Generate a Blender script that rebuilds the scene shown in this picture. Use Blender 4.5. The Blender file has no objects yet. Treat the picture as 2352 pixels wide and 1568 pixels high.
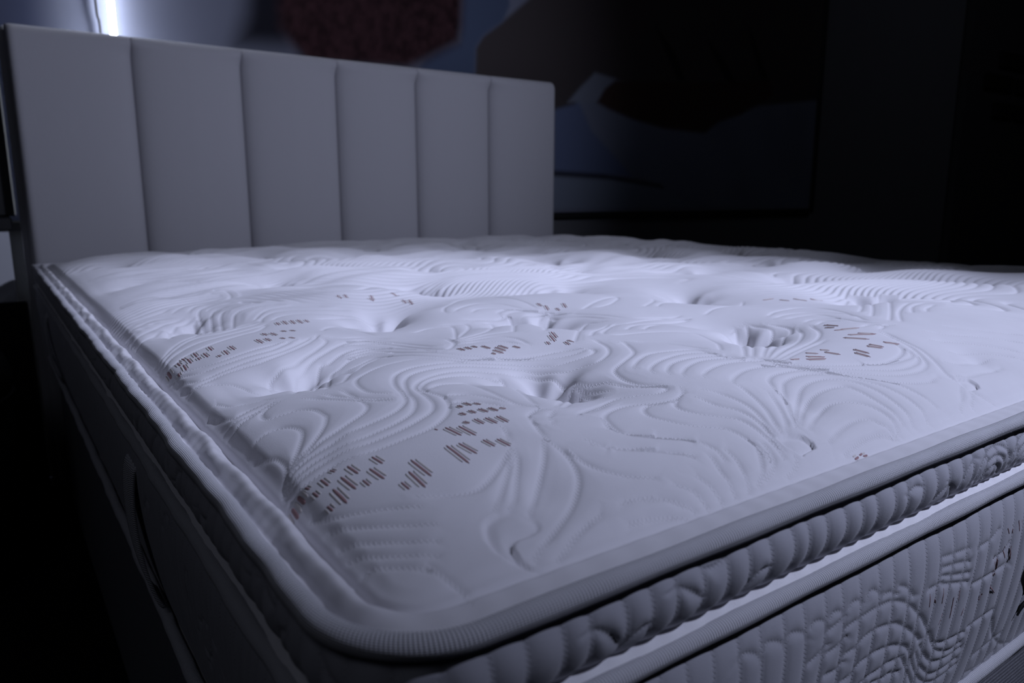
import bpy, math, json
import numpy as np
from mathutils import Matrix, Vector

# ------------------------------------------------------------------ camera
SC = bpy.context.scene
COL = SC.collection
FPX = 1709.0
CAM_POS = (-.095, -.227, .79)
vx = np.array([3650-1176., 450-784., FPX]); vx /= np.linalg.norm(vx)
vy = np.array([-50-1176., 450-784., FPX]); vy -= vx*vx.dot(vy); vy /= np.linalg.norm(vy)
vz = np.cross(vx, vy); vz = -vz if vz[1] > 0 else vz
Rw = np.stack([vx, vy, vz], 1)                 # world -> camera (x right, y down, z ahead)
Rb = np.diag([1., -1., -1.]) @ Rw              # world -> blender camera
M = Matrix(Rb.T.tolist()).to_4x4(); M.translation = CAM_POS
cd = bpy.data.cameras.new('camera'); cam = bpy.data.objects.new('camera', cd); COL.objects.link(cam)
cam.matrix_world = M
cd.sensor_width = 36.; cd.lens = FPX/2352*36.; cd.clip_start = .01
cd.dof.use_dof = True; cd.dof.focus_distance = .60; cd.dof.aperture_fstop = 8.0
SC.camera = cam
# ------------------------------------------------------------------ world, lights, exposure
w = bpy.data.worlds.new('world'); SC.world = w; w.use_nodes = True
w.node_tree.nodes['Background'].inputs['Color'].default_value = (.55, .62, 1., 1)
w.node_tree.nodes['Background'].inputs['Strength'].default_value = .022
vs = SC.view_settings
vs.view_transform = 'Standard'; vs.look = 'None'; vs.gamma = 1.; vs.use_curve_mapping = False; vs.exposure = 0.

def spot(name, pos, aim, power, size, blend, radius, color):
    l = bpy.data.lights.new(name, 'SPOT'); o = bpy.data.objects.new(name, l); COL.objects.link(o)
    l.energy = power; l.spot_size = math.radians(size); l.spot_blend = blend
    l.shadow_soft_size = radius; l.color = color
    o.location = pos
    o.rotation_euler = (Vector(aim)-Vector(pos)).to_track_quat('-Z', 'Y').to_euler()
    return o
spot('showroom_spotlight', (2.35, -1.95, 3.85), (.53, .56, .66), 900., 22.8, 1., .05, (.67, .725, 1.))
spot('headboard_fill', (1.75, -1.30, 2.10), (.66, 2.0, 1.20), 132., 52, 1., .08, (.70, .75, 1.))  # added fill spot, no visible fixture, brightens the headboard and back wall
for n, p, e in (('fill_area_left', (-1.5, -.6, 2.85), 2.4), ('fill_area_right', (4.6, .2, 3.2), 2.2)):  # two added fills: ambient for the left side, lift for the right wall
    al = bpy.data.lights.new(n, 'AREA'); ao = bpy.data.objects.new(n, al); COL.objects.link(ao)
    al.size = 1.2; al.energy = e; al.color = (.74, .79, 1.); ao.location = p

W_,L_,RC=1.70,1.985,.05
ZP=.62
TUFTS=[(.252,.222),(.540,.250),(.857,.292),(1.15,.32),(1.44,.33),
 (.110,.378),(.400,.424),(.690,.462),(.985,.50),(1.27,.52),(1.55,.52),
 (.279,.572),(.578,.612),(.940,.670),(1.21,.70),(1.50,.70),
 (.093,.702),(.430,.768),(.770,.832),(1.07,.86),(1.37,.87)]
FRONT=[(.133,.067,.0135),(.1045,.040,.0050),(.377,.074,.012),(.628,.066,.011),(.88,.066,.0085),(1.15,.066,.0085),(1.42,.066,.0085)]
for r in range(6):
    for k in range(6):
        x=(.12 if r%2 else .28)+.30*k; y=.955+.185*r+.05*x
        if x<W_-.09 and y<L_-.07: TUFTS.append((x,y))
def bdist(x,y):
    # inward distance to the rounded rectangle of the upper piping
    hx,hy=W_/2-RC,L_/2-RC
    qx=np.abs(x-W_/2)-hx; qy=np.abs(y-L_/2)-hy
    out=np.hypot(np.maximum(qx,0),np.maximum(qy,0))+np.minimum(np.maximum(qx,qy),0)
    return RC-out
def side_weight(x,y):
    # 1 along the long sides (puffed roll), 0 along the foot (flat band)
    a=np.minimum(x,W_-x); b=y
    return 1/(1+np.exp(-np.clip((b-a)/(.006+.45*np.maximum(np.minimum(a,b)-.03,0))-1.5,-40,40)))
def sm(a,b,x):
    t=np.clip((x-a)/(b-a),0,1); return t*t*(3-2*t)
def base_z(x,y,pits=True):
    x=np.asarray(x,float); y=np.asarray(y,float)
    d=bdist(x,y); s=side_weight(x,y)
    # edge zone
    wav=.0012*np.sin(y*47+1.3*np.sin(y*19))+.001*np.sin(y*83+2)
    roll=.0066*np.exp(-((d-.0148-wav)/.0056)**2)-.0014-.002*np.exp(-((d-.0065)/.002)**2)
    band=.0022+.0008*np.sin(x*60)*0
    e=s*roll+(1-s)*band
    seam=.0235*s+.0215*(1-s)
    e=e-(.0035*s+.0022*(1-s))*np.exp(-((d-seam)/.0022)**2)
    dd=np.maximum(d-seam,0)
    dl=np.maximum(np.minimum(x,W_-x)-.0235,0); df=np.maximum(np.minimum(y,L_-y)-.0215,0)
    fl=.26*(1-np.exp(-dl/.016))+.74*(1-np.exp(-dl/.100))
    ff=.12*(1-np.exp(-df/.014))+.88*(1-np.exp(-df/.085))
    crown=.059*fl*ff*sm(-.001,.012,dd)
    z=np.where(d<seam,e,e*np.exp(-dd/.004)+crown)
    # buttoned dimples
    dm=np.zeros_like(z)
    for (tx,ty) in TUFTS:
        dx=x-tx; dy=y-ty
        r=np.hypot(dx,dy); m=r<.30
        if not m.any(): continue
        th=np.arctan2(dy,dx); ph=(tx*37.7+ty*91.3)
        k=1+(.22*np.sin(2*th+ph)+.14*np.sin(3*th+2.1*ph))*sm(.0,.035,r)
        fold=1+.13*sm(.0,.02,r)*np.sin(5*th+ph*3)*np.exp(-((r-.028)/.02)**2)
        dm=dm+np.where(m,(.0245*fold)*.5*np.log(1+(.115*k)**2/(r*r+.0175**2))*(1-sm(.18,.30,r)),0)
    for (tx,ty,D) in (FRONT if pits else []):
        r=np.hypot(x-tx,(y-ty)*1.1); rs=np.sqrt(r*r+.009**2)-.009
        dm=dm+D*np.exp(-rs/.020)
    z=z-dm*(np.clip(crown,0,.054)/.054)**.8*sm(.0,.035,dd+.004)*np.where(d<seam,0,1)
    z=z+.0022*np.sin(x*9+3*np.sin(y*7))*np.sin(y*11+1)*sm(.02,.1,dd)
    z=z+.0030*np.sin(x*27+4*np.sin(y*17))*np.sin(y*33+3*np.sin(x*11))*sm(.5,.9,y)*sm(.02,.1,dd)
    return z

CURVES=[[871,3807,924,3999,1001,4047,1143,4141,1344,4330,1533,4488,1694,4671,1685,4823],
[861,3186,1121,3926,1252,4118,1404,4269,1584,4395,1829,4552,2026,4573,2227,4305],
[961,3072,1376,4069,1528,4179,1742,4321,1940,4330,2132,4111],
[1045,2993,1405,3849,1552,4002,1735,4123,1894,4103,2038,3920],
[1199,3107,1380,3385,1660,3754,1818,3815,1946,3731],
[835,2916,929,2717,1035,2488,1207,2223],
[970,2866,1002,2709,1109,2464,1229,2267],
[1092,2826,1081,2594,1064,2365,1040,2257,977,2172,871,2107,727,2036,597,1985,470,1910,378,1866],
[718,3062,614,3023,525,2917,517,2778,608,2730,706,2691,777,2577,786,2394,772,2319,704,2185,592,2048,485,1952,424,1918],
[358,2499,454,2517,527,2488,574,2403,590,2299,566,2202,505,2085,433,1963,383,1900],
[374,3583,438,3413,547,3355,654,3286,724,3185],
[282,3469,362,3129,483,3129,609,3140],
[317,3028,409,3010,563,3043,677,3091],
[328,2894,433,2954,564,2994],
[333,4185,403,4168,502,4132,607,4048,666,3937,703,3816,757,3762],
[295,4399,345,4234,576,4275,767,4279,965,4289,1221,4451,1517,4679,1732,4947],
[307,4585,408,4344,594,4341,793,4365,1058,4421,1322,4591,1642,4862],
[304,4753,453,4538,632,4486,828,4488,1098,4546,1308,4705,1424,4788],
[304,4847,454,4712,661,4597,865,4616,1089,4683,1302,4750],
[297,5378,395,5537,568,5762,770,5936,1002,5958,1284,6132,1558,6219],
[289,5229,385,5383,540,5523,723,5627,935,5687,1196,5810,1417,5960,1576,6075],
[261,5144,370,5153,514,5253,674,5318,866,5409,1122,5539,1329,5659,1533,6016],
[307,5535,390,5622,577,5911,808,6106,1057,6183,1343,6349,1571,6303],
[587,6366,684,6988,811,7285,978,7477,1106,7568],
[822,6068,1035,7289,1046,7387,1108,7471,1146,7460],
[914,6170,1105,7174,1167,7652,1294,7776,1457,7754],
[979,6101,1182,7059,1262,7402,1359,7539,1525,7482],
[1085,6106,1266,6951,1308,7097,1402,7223,1580,7173],
[1203,6169,1382,6841,1470,6982,1596,6995,1789,6952,2008,6779],
[1509,6441,1599,6609,1717,6729,1857,6741,2103,6652,2430,6397],
[1061,7714,1115,7829,1224,7946,1435,7951],
[898,7790,940,7892,1113,8069,1335,8123,1629,8150],
[1670,8594,1773,8641,1725,8231,1632,7994,1532,8056],
[1549,6233,1601,6442,1739,6586,1934,6563,2277,6370,2642,6223],
[1639,6193,1768,6351,1989,6335,2279,6198,2582,6085,2966,5976],
[2050,5990,2422,6042,2667,5960,2864,5922],
[1827,5133,1996,5444,2192,5648,2286,5403,2251,4746],
[1712,4893,1888,4748,2109,4705,2310,4474],
[264,6935,439,7097,716,7425,982,7607],
[287,6631,421,6785,629,7095],
[353,7471,643,7710,894,7677],
[590,8997,874,8998,1175,8685,1515,8692],
[757,1914,885,1949,1038,1980,1150,2028,1242,2112,1297,2196,1354,2366,1408,2580,1494,2783,1596,2922,1746,3001,1900,3005,2094,2976,2270,2910,2447,2840,2633,2778,2793,2675,2896,2576,3030,2517,3178,2473,3265,2487,3318,2562,3280,2667],
[698,1775,849,1789,1014,1819,1169,1891,1265,1997,1339,2152,1375,2305,1462,2526,1541,2681,1657,2812,1830,2876,2040,2884,2229,2845,2409,2783,2552,2745,2674,2673,2790,2517,2875,2401,2989,2323,3097,2239,3291,2331,3451,2521,3530,2743,3549,2841],
[662,1693,837,1684,1038,1714,1218,1788,1317,1856,1387,1973,1424,2103,1462,2303,1492,2426,1611,2580,1780,2697,1966,2758,2170,2751,2326,2691,2482,2645,2636,2620,2714,2494,2751,2318,2747,2037,2866,1847],
[649,1582,814,1560,1001,1570,1160,1596,1319,1695,1424,1817,1484,1948,1520,2087,1497,2268,1515,2385,1667,2545,1839,2627,2007,2656,2157,2647,2270,2574,2331,2505,2141,2014,2011,1716,1964,1552],
[1535,2279,1658,2393,1810,2409,1927,2362,1876,2054,1849,1804,1865,1631,1939,1544],
[1512,2027,1582,2056,1690,2011,1760,1878,1787,1715],
[1441,1832,1513,1895,1602,1868,1680,1756,1731,1633],
[1263,2410,1199,2607,1242,2886,1334,3108,1457,3223,1620,3298,1763,3297,1923,3241,2060,3103,2211,2992,2493,2909,2772,2808,2986,2691,3168,2610,3280,2592],
[1569,3839,1701,3897,1870,3905,1944,3598,2048,3274,2241,3041,2507,2929],
[1736,4228,1920,4260,2095,4137,2173,3826,2205,3359],
[1705,4156,1857,4197,2015,4092,2078,3535,2230,3208,2449,3016,2701,2874,2899,2816,3105,2763,3271,2657],
[1842,4473,2057,4431,2212,4134,2227,3602,2272,3339],
[1899,4607,2114,4554,2292,4173,2315,3554],
[2276,3307,2419,3452,2516,3595,2598,3881],
[2594,3685,2973,4341,3132,4655,3058,4722,2876,4792,2619,4663],
[2631,3727,2999,4163,3311,4623,3238,4738,3037,4831],
[2588,3696,2859,3750,3146,3929,3615,4592,3514,4666],
[2572,3587,2909,3629,3139,3585,3242,3655,3905,4637,3713,4740,3337,4854],
[2541,3537,2880,3489,3006,3304,2992,3023],
[2484,3442,2699,3403,2858,3271,2927,3104],
[3351,5124,3381,5277,3587,5553,4109,6129,4558,6283,4433,5561,4388,5017,4357,4749],
[3432,5110,3569,5236,3861,5326,4065,5146,4192,4860,4325,4706],
[3576,4974,3717,5076,3901,5020,4107,4855,4253,4721],
[3871,4790,3879,4871,4049,4887,4262,4733,4454,4551],
[3962,4718,3966,4792,4125,4768,4360,4643,4521,4426],
[4032,4595,4133,4623,4400,4588],
[3700,3917,4229,4535,4414,4499,4553,4362],
[3412,3371,4274,4424,4370,4341,4527,4132,4593,3736],
[3328,2832,3577,3082,4311,3840,4451,3762,4523,3659],
[3606,2922,3991,3279,4395,3519],
[2073,1474,2201,1560,2673,1973,2679,1703],
[2068,1505,2645,2060,2727,1946,2783,1755],
[2128,1322,2294,1389,2520,1467],
[1741,1293,1783,1420,1900,1491,1975,1470],
[1860,1299,1914,1367,2013,1434],
[3633,2574,3670,2541,3532,2298,3397,2139,3178,2022,3023,1958,2971,1876,2945,1724,2962,1577,3049,1435],
[3116,1831,3141,1868,3272,1953,3496,2038,3717,2008,3919,1941,3973,1746],
[3153,1662,3196,1741,3308,1803,3485,1852,3716,1883,3915,1816,3967,1625],
[3224,1557,3271,1636,3409,1720,3583,1750,3765,1745,3952,1671,4060,1530],
[3273,1456,3328,1528,3475,1606,3688,1655,3891,1620,4042,1516],
[3384,1357,3428,1407,3561,1467,3783,1509,4003,1485,4188,1408,4339,1304],
[3495,1166,3545,1228,3673,1289,3864,1333,4065,1316,4253,1242,4388,1130,4498,1050],
[3721,958,3811,1094,3859,1135,3975,1175,4176,1166,4319,1112,4440,993,4569,880,4698,767,4817,650,4861,493,4856,349],
[3677,848,3858,1008,3956,1060,4129,1082,4298,1048,4453,953,4552,822,4641,689,4678,529,4663,389,4609,288],
[3387,565,3458,623,3801,840,3987,933,4162,957,4337,926,4465,817,4511,659,4499,518,4467,387,4406,290],
[3399,548,3688,716,3894,802,4106,824,4304,792,4351,701,4346,564,4342,430,4305,313],
[3426,488,3629,581,3884,668,4031,656,4145,594,4217,506,4239,397,4206,308,4179,274],
[3442,348,3631,403,3847,438,4008,425,4077,363,4122,303,4113,262],
[3500,266,3690,296,3853,305,3985,299,4068,270],
[3204,505,3342,621,3534,822,3646,971],
[3347,537,3494,684,3683,862,3741,982],
[4895,978,5142,925,5434,958,5623,1040,5702,1154],
[4145,1407,4432,1188,4797,1019,5119,912,5397,898,5557,914,5647,1002],
[4187,1330,4472,1113,4799,922,5101,805,5360,801,5544,849,5649,953],
[4071,1350,4426,1083,4709,868,4989,744,5279,711,5502,759,5633,866,5771,1037,5856,1217,5946,1428],
[4453,1001,4698,767,4946,628,5195,575,5357,583],
[6000,1447,5878,1177,5805,954,5660,753,5529,603,5505,499,5508,365,5629,272],
[5769,729,5947,679,6210,680,6445,642],
[5601,554,5736,516,6055,520,6360,510],
[6110,853,6412,774,6692,605,6802,504],
[6181,1072,6511,923,6770,737,6961,568],
[6402,1237,6599,1068,6907,898,7225,674],
[6807,1274,7035,1059,7469,771],
[5125,287,5277,354,5446,440],
[5312,289,5413,330,5491,393],
[6128,2818,6462,2943,6907,2984,7072,2797,6862,2388,6549,2007],
[6081,2696,6321,2726,6601,2633,6705,2358,6668,2140,6360,1777],
[6089,2575,6268,2548,6503,2431,6398,2105],
[6048,2303,6235,2323,6375,2154,6292,1856,6328,1642],
[5967,2108,6172,2153,6241,1947],
[5994,1646,6192,1680,6265,1550],
[6032,1476,6265,1550,6387,1503],
[6571,1545,7201,1901,7758,2105,7902,2050],
[7177,1743,7562,1947,7839,1993,7960,1889],
[7356,1678,7607,1803,7894,1845],
[6524,1645,7289,2047,8980,2976],
[6642,1901,7389,2309,8778,3127],
[6879,2175,7517,2517,8724,3269],
[4077,1538,4394,1790,5598,2798,5590,2883],
[4146,1507,4652,1890,5710,2744,5770,2896],
[4203,1451,5478,2304,5755,2470,5810,2596,5843,2910],
[4216,1428,5439,2124,5789,2274,5904,2403,5897,2661],
[4236,1400,5091,1766,5592,2010,5914,2291],
[4261,1375,5032,1613,5429,1737,5709,1907,5975,2179],
[4293,1344,5004,1538,5352,1594],
[3793,2929,3949,3117,4354,3426,4601,3384,5195,3464,5535,3393],
[4171,3036,4438,3216,4748,3202,5235,3335,5551,3390],
[4285,2919,4561,3083,4758,3054],
[3794,2852,4194,2812,4531,2692,4680,2539,4532,2209,4092,1786],
[3732,2548,3936,2278,4028,2037,4039,1861],
[4528,4413,4668,3989,4798,3587,5242,3509,5536,3528],
[4715,4355,5117,4596,5708,4896,5699,4780,5246,4434,4883,4329],
[5433,4052,5991,4449,6333,4762],
[5596,3990,6078,4338,7206,4929],
[5751,3401,6180,3584,6854,3767,7230,3990],
[2854,1823,2895,1625,2982,1483,3025,1418,2987,1382,2892,1394,2769,1494,2633,1557,2353,1445,2147,1344,2087,1285],
[3100,1330,3029,1254,2913,1220,2763,1267,2577,1351,2418,1325,2272,1242,2195,1125,2150,954,2247,858,2357,776,2466,712,2530,616],
[2881,1191,2777,1228,2680,1250,2591,1203,2538,1099,2570,980,2642,853,2753,764,2834,695,2860,583,2850,447,2828,364],
[3015,1241,2869,1174,2809,1093,2834,976,2924,862,3021,757,3029,628,3000,476,2951,347],
[3052,1140,3071,986,3137,850,3133,709,3073,548,3007,397],
[3206,1203,3270,1054,3273,891,3210,731,3110,558],
[1860,883,1988,781,2139,703,2253,632,2363,557],
[3512,1180,3471,1016,3372,817,3224,617,3154,496],
[2092,1000,2186,901,2294,817,2417,748,2511,652,2555,557,2526,456],
[2616,514,2600,432,2552,335,2529,282,2494,245],
[2460,502,2411,393,2398,314,2382,267,2374,248],
[2875,541,2837,461,2751,365,2678,302,2604,268],
[2926,478,2871,369,2796,312,2684,282],
[3047,325,3001,290,2867,257],
[2224,397,2245,332,2259,276,2244,232],
[2040,395,2095,346,2131,295,2128,235],
[1642,400,1737,389,1867,353,1953,312,2027,265,2029,235],
[1589,292,1717,285,1861,263,1960,220],
[1929,822,2045,754,2165,691,2271,612,2340,543],
[1621,1055,1518,920,1409,807,1282,689,1134,538],
[1649,1026,1645,887,1615,770,1561,667,1468,574,1349,484,1214,406,1100,349,983,290],
[1405,1066,1362,963,1259,829,1144,687,1053,597],
[1365,1021,1244,892,1108,756,992,636],
[1374,1056,1222,945,1073,851,969,818,843,853,722,925],
[1684,894,1682,792,1716,687,1773,612,1841,550,1953,488],
[1463,374,1335,345,1217,306,1090,249],
[1662,404,1839,373],
[1519,1335,1491,1258,1442,1154],
[2197,1179,2123,993,2293,824],
[1867,950,1925,827,2174,707],
[1789,1425,1712,1252,1648,1057],
[1900,1335,1826,1220],
[303,2299,338,2178,365,2087,366,1947,336,1842,301,1766,260,1679],
[470,1910,396,1874,347,1833],
[757,1914,622,1881,510,1865,419,1844,354,1814,311,1755],
[698,1776,568,1782,454,1771,363,1745,303,1723],
[662,1693,550,1704,447,1701,342,1690,285,1682],
[649,1582,545,1607,444,1605,334,1612,261,1598],
[291,1300,355,1149,461,1041,549,969,677,853],
[301,1094,359,1003,450,888,570,767,675,679],
[288,923,334,866,399,779,514,661,617,578],
[272,805,319,757,394,651,569,495],
[259,642,312,636,367,577,446,497,501,425],
[513,447,543,337,572,261,566,162]]
DASHES=[[1222,1525,1239,1358],
[1295,1488,1309,1309],
[1352,1529,1371,1482],
[1432,1527,1440,1425],
[1500,1504,1515,1390],
[1575,1490,1584,1369],
[1311,1239,1327,1134],
[1387,1206,1409,1095],
[1098,1299,1096,1043],
[1170,1281,1192,1113],
[857,1279,859,1043],
[788,1172,782,969],
[708,1101,710,1011],
[1165,1555,1171,1524],
[1416,1674,1423,1618],
[1415,1676,1428,1615],
[1482,1676,1495,1604],
[1551,1665,1571,1576],
[1618,1649,1637,1560],
[1680,1610,1707,1573],
[1542,1836,1551,1746],
[1600,1795,1611,1731],
[1475,1804,1487,1752],
[2376,3293,2387,3187],
[2449,3289,2454,3185],
[2516,3283,2525,3205],
[2589,3232,2609,3118],
[2671,3139,2703,3011],
[2610,3084,2657,2979],
[2725,3166,2753,3049],
[2562,3030,2582,2990],
[2829,3088,2859,3011],
[3564,3442,3390,3136],
[3427,3294,3298,3045],
[3317,3180,3216,2967],
[3157,3016,3123,2930],
[3337,2939,3351,2860],
[3288,2911,3257,2809],
[718,1486,725,1357],
[649,1369,659,1199],
[574,1290,575,1207],
[579,1512,585,1373],
[508,1438,514,1242],
[435,1372,434,1176],
[362,1271,366,1204],
[501,1580,511,1524],
[431,1539,432,1427],
[360,1473,363,1400],
[355,1579,361,1526],
[313,1594,313,1471],
[270,1568,261,1437],
[720,5247,704,5027],
[626,5045,621,4833],
[557,4969,553,4862],
[573,5219,559,4997],
[490,5095,481,4876],
[424,4954,414,4771],
[353,4833,345,4727],
[470,5241,464,5072],
[406,5132,403,4971],
[317,5154,308,4913],
[856,4997,848,4774],
[773,4877,763,4685],
[690,4769,697,4700],
[1638,6031,1594,5779],
[1726,6068,1674,5758],
[1803,6029,1758,5751],
[1876,6017,1847,5755],
[1954,5978,1933,5816],
[1269,5325,1262,5138],
[1340,5277,1331,5054],
[1120,5029,1114,4796],
[1199,5003,1201,4835],
[1326,4921,1346,4850],
[1407,4899,1440,4833],
[1472,5332,1483,5225],
[1557,5305,1569,5203],
[2705,6853,2690,6673],
[2788,6834,2795,6708],
[3143,6796,3094,6589],
[3053,6701,3085,6570],
[3396,6787,3364,6430],
[3501,6574,3453,6386],
[3573,6552,3492,6275],
[3479,6888,3551,6767],
[4483,4916,4448,4781],
[4510,4795,4441,4641],
[4560,4643,4531,4542],
[4752,4754,4649,4562],
[5970,2023,5937,1846],
[5861,1941,5848,1837],
[5728,1763,5935,1634],
[5798,1736,5961,1639],
[5609,1553,5811,1396],
[5729,1524,5836,1399],
[5483,1520,5597,1327],
[5433,1243,5484,1127],
[5618,1212,5719,1112],
[5366,1225,5444,1115],
[5167,1232,5187,1090],
[5086,1173,5114,1037],
[4911,1389,4961,1325],
[4872,1321,4922,1196],
[4709,1395,4775,1312],
[4595,1314,4737,1224],
[4525,1262,4703,1192],
[4402,1324,4486,1298],
[7305,3748,7453,3686],
[7434,3588,7450,3450],
[7621,3519,7652,3327],
[7842,3421,7950,3296],
[3552,225,3605,232],
[3626,237,3664,243],
[3652,226,3699,225]]
FCURVES=[[2078,-714,2094,-699,2154,-706,2227,-743,2259,-783],
[2296,-722,2313,-706,2396,-727,2456,-762,2473,-794],
[2510,-743,2527,-727,2606,-745,2669,-781,2689,-821],
[2726,-755,2744,-738,2816,-747,2878,-781,2892,-814],
[2923,-763,2941,-746,3006,-751,3059,-783,3075,-816],
[3128,-764,3148,-747,3228,-756,3286,-796],
[3322,-765,3341,-740,3400,-741,3481,-796],
[2902,-844,2985,-833,3079,-803],
[2724,-989,2804,-972,2903,-934],
[2922,-996,3007,-993,3107,-960],
[2932,-1153,3031,-1164,3121,-1135],
[3103,-895,3191,-884,3305,-881,3398,-877,3495,-880,3594,-888,3701,-919,3827,-976,3918,-1037,4064,-1157,4151,-1243,4264,-1372],
[3131,-1089,3232,-1084,3331,-1048,3424,-1038,3522,-1044,3625,-1065,3732,-1095,3848,-1159,3924,-1210,4051,-1303,4120,-1368],
[3148,-1290,3227,-1286,3325,-1236,3418,-1228,3503,-1223,3630,-1240,3722,-1260,3820,-1296,3923,-1346,4002,-1404],
[3364,-1415,3506,-1398,3594,-1402,3707,-1393,3815,-1411,3910,-1424],
[3532,-1476,3635,-1496,3727,-1510,3765,-1501,3934,-1553],
[4283,-1395,4344,-1475,4475,-1599,4715,-1699,4894,-1696],
[4161,-1431,4290,-1570,4465,-1697,4713,-1759,4942,-1758],
[4127,-1475,4245,-1635,4439,-1789,4525,-1832,4704,-1860,4915,-1855],
[4002,-1404,4138,-1601,4320,-1791,4543,-1917,4739,-1945,4965,-1929],
[4344,-1475,4542,-1557,4737,-1586,4923,-1610],
[4284,-780,4482,-805,4686,-823],
[4302,-864,4517,-896,4713,-938],
[4317,-931,4523,-987,4737,-1036],
[4125,-973,4328,-982],
[4331,-999,4538,-1057,4739,-1111],
[3706,-810,3819,-860,3916,-952],
[3928,-1447,4035,-1577,4200,-1775],
[3532,-812,3608,-822,3691,-864],
[4832,-1166,5085,-1177,5437,-1169],
[4950,-1585,5188,-1580,5403,-1582],
[5291,-1983,5543,-1967,5770,-1955],
[5425,-1663,5557,-1877,5851,-2102,6124,-2205],
[5245,-2150,5528,-2189,5800,-2131],
[4841,-867,5037,-855,5160,-804],
[5153,-1042,5293,-1039,5384,-977]]
FDASHES=[[5307,-830,5342,-887],
[5500,-815,5540,-921],
[5404,-828,5438,-913],
[5562,-821,5606,-900],
[5299,-979,5341,-1095],
[5437,-1018,5457,-1158],
[5146,-1010,5220,-1221],
[5223,-1051,5238,-1217],
[4145,-1007,4159,-1115],
[4239,-1012,4262,-1123],
[4351,-1022,4347,-1152],
[4431,-1242,4370,-1337],
[4528,-1158,4535,-1340],
[4642,-1141,4648,-1243],
[4755,-1334,4734,-1391],
[5055,-1312,5033,-1371],
[5177,-1275,5282,-1385]]
PADS={"comma": [854, 534, 888, 573, 930, 592, 988, 601, 1061, 589, 1107, 558, 1133, 499, 1128, 443, 1100, 419, 1045, 408, 966, 408, 929, 392, 911, 367, 906, 306, 932, 255, 969, 219, 917, 253, 856, 315, 822, 382, 825, 463], "disc": [3079, 495, 3191, 495, 3280, 456, 3298, 385, 3269, 338, 3140, 333, 3110, 320, 3070, 408], "disc2": [5546, 528, 5680, 490, 5678, 417, 5635, 383, 5515, 386, 5490, 429]}
PRINT={"shade": [692, 1690, 910, 1736, 791, 1338, 730, 1242, 585, 1232, 617, 1329, 640, 1478], "hair": [811, 1691, 748, 1532, 720, 1404, 720, 1292, 797, 1197, 1151, 1216, 1228, 1252, 1362, 1324, 1377, 1384, 1387, 1559, 1351, 1707, 1218, 1815, 1000, 1793], "shirt": [1167, 1189, 1228, 1257, 1290, 1293, 1371, 1326, 1387, 1559, 1368, 1696, 1495, 1762, 1570, 1631, 1582, 1477, 1552, 1420, 1464, 1359, 1432, 1315, 1427, 1211], "sleeve": [1427, 1211, 1432, 1315, 1464, 1359, 1552, 1420, 1669, 1512, 1782, 1636, 2031, 1803, 2580, 1938, 3197, 1939, 3564, 1899, 3571, 1284, 3154, 1234, 2633, 1181, 2117, 1264, 2004, 1278, 1901, 1151, 1734, 1107], "cuff": [1865, 1157, 1931, 1220, 2004, 1278, 2117, 1264, 2060, 1222, 2019, 1167], "arm": [2019, 1166, 2060, 1222, 2117, 1259, 2625, 1294, 3143, 1342, 3167, 1277, 2942, 1176, 2769, 1128, 2685, 1075, 2412, 1083, 2218, 1111, 2075, 1145], "fold1": [2337, 1500, 2462, 1408, 2539, 1296, 2488, 1292, 2408, 1402], "fold2": [2670, 1485, 2796, 1404, 2899, 1297, 2830, 1295, 2736, 1398], "fold3": [2953, 1575, 3027, 1486, 3133, 1335, 3075, 1341, 2985, 1481], "pillow": [1820, 1185, 1932, 1177, 2074, 1152, 2218, 1115, 2440, 1083, 2632, 1073, 2713, 1108, 2942, 1176, 3236, 1250, 3588, 1303, 3565, 732, 2654, 746, 2404, 836, 2238, 887, 2105, 970, 1989, 1054, 1957, 1117], "under": [1798, 1183, 1921, 1161, 1967, 1094, 1989, 1054, 2105, 970, 2228, 875, 2108, 874, 1802, 883], "sheet": [1791, 876, 2109, 863, 2404, 832, 2655, 740, 1793, 738], "gap": [1791, 889, 2059, 880, 2403, 840, 2426, 825, 2109, 859, 1791, 869]}
# ------------------------------------------------------------------ helpers
def obj(name, verts, faces, mat, parent=None, attrs=None, smooth=True):
    me = bpy.data.meshes.new(name)
    verts = np.asarray(verts, np.float32); faces = np.asarray(faces, np.int32)
    n, k = faces.shape
    me.vertices.add(len(verts)); me.vertices.foreach_set('co', verts.ravel())
    me.loops.add(n*k); me.loops.foreach_set('vertex_index', faces.ravel())
    me.polygons.add(n); me.polygons.foreach_set('loop_start', np.arange(0, n*k, k, dtype=np.int32))
    me.polygons.foreach_set('use_smooth', np.full(n, smooth))
    me.update(calc_edges=True)
    for a, v in (attrs or {}).items():
        if v.ndim == 2:
            at = me.attributes.new(a, 'FLOAT_COLOR', 'POINT'); at.data.foreach_set('color', v.astype(np.float32).ravel())
        else:
            at = me.attributes.new(a, 'FLOAT', 'POINT'); at.data.foreach_set('value', v.astype(np.float32))
    if mat: me.materials.append(mat)
    o = bpy.data.objects.new(name, me); COL.objects.link(o)
    if parent: o.parent = parent
    return o
def tag(o, label=None, cat=None, group=None, kind=None):
    if label: o['label'] = label
    if cat: o['category'] = cat
    if group: o['group'] = group
    if kind: o['kind'] = kind
    return o
def thing(name, label, cat, group=None, loc=(0, 0, 0)):
    o = bpy.data.objects.new(name, None); COL.objects.link(o); o.location = loc
    return tag(o, label, cat, group)
def grid_faces(nu, nv, wrap_u=False, wrap_v=False):
    iu = np.arange(nu if wrap_u else nu-1); iv = np.arange(nv if wrap_v else nv-1)
    a, b = np.meshgrid(iu, iv, indexing='ij'); a2 = (a+1) % nu; b2 = (b+1) % nv
    return np.stack([a*nv+b, a2*nv+b, a2*nv+b2, a*nv+b2], -1).reshape(-1, 4)
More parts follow.
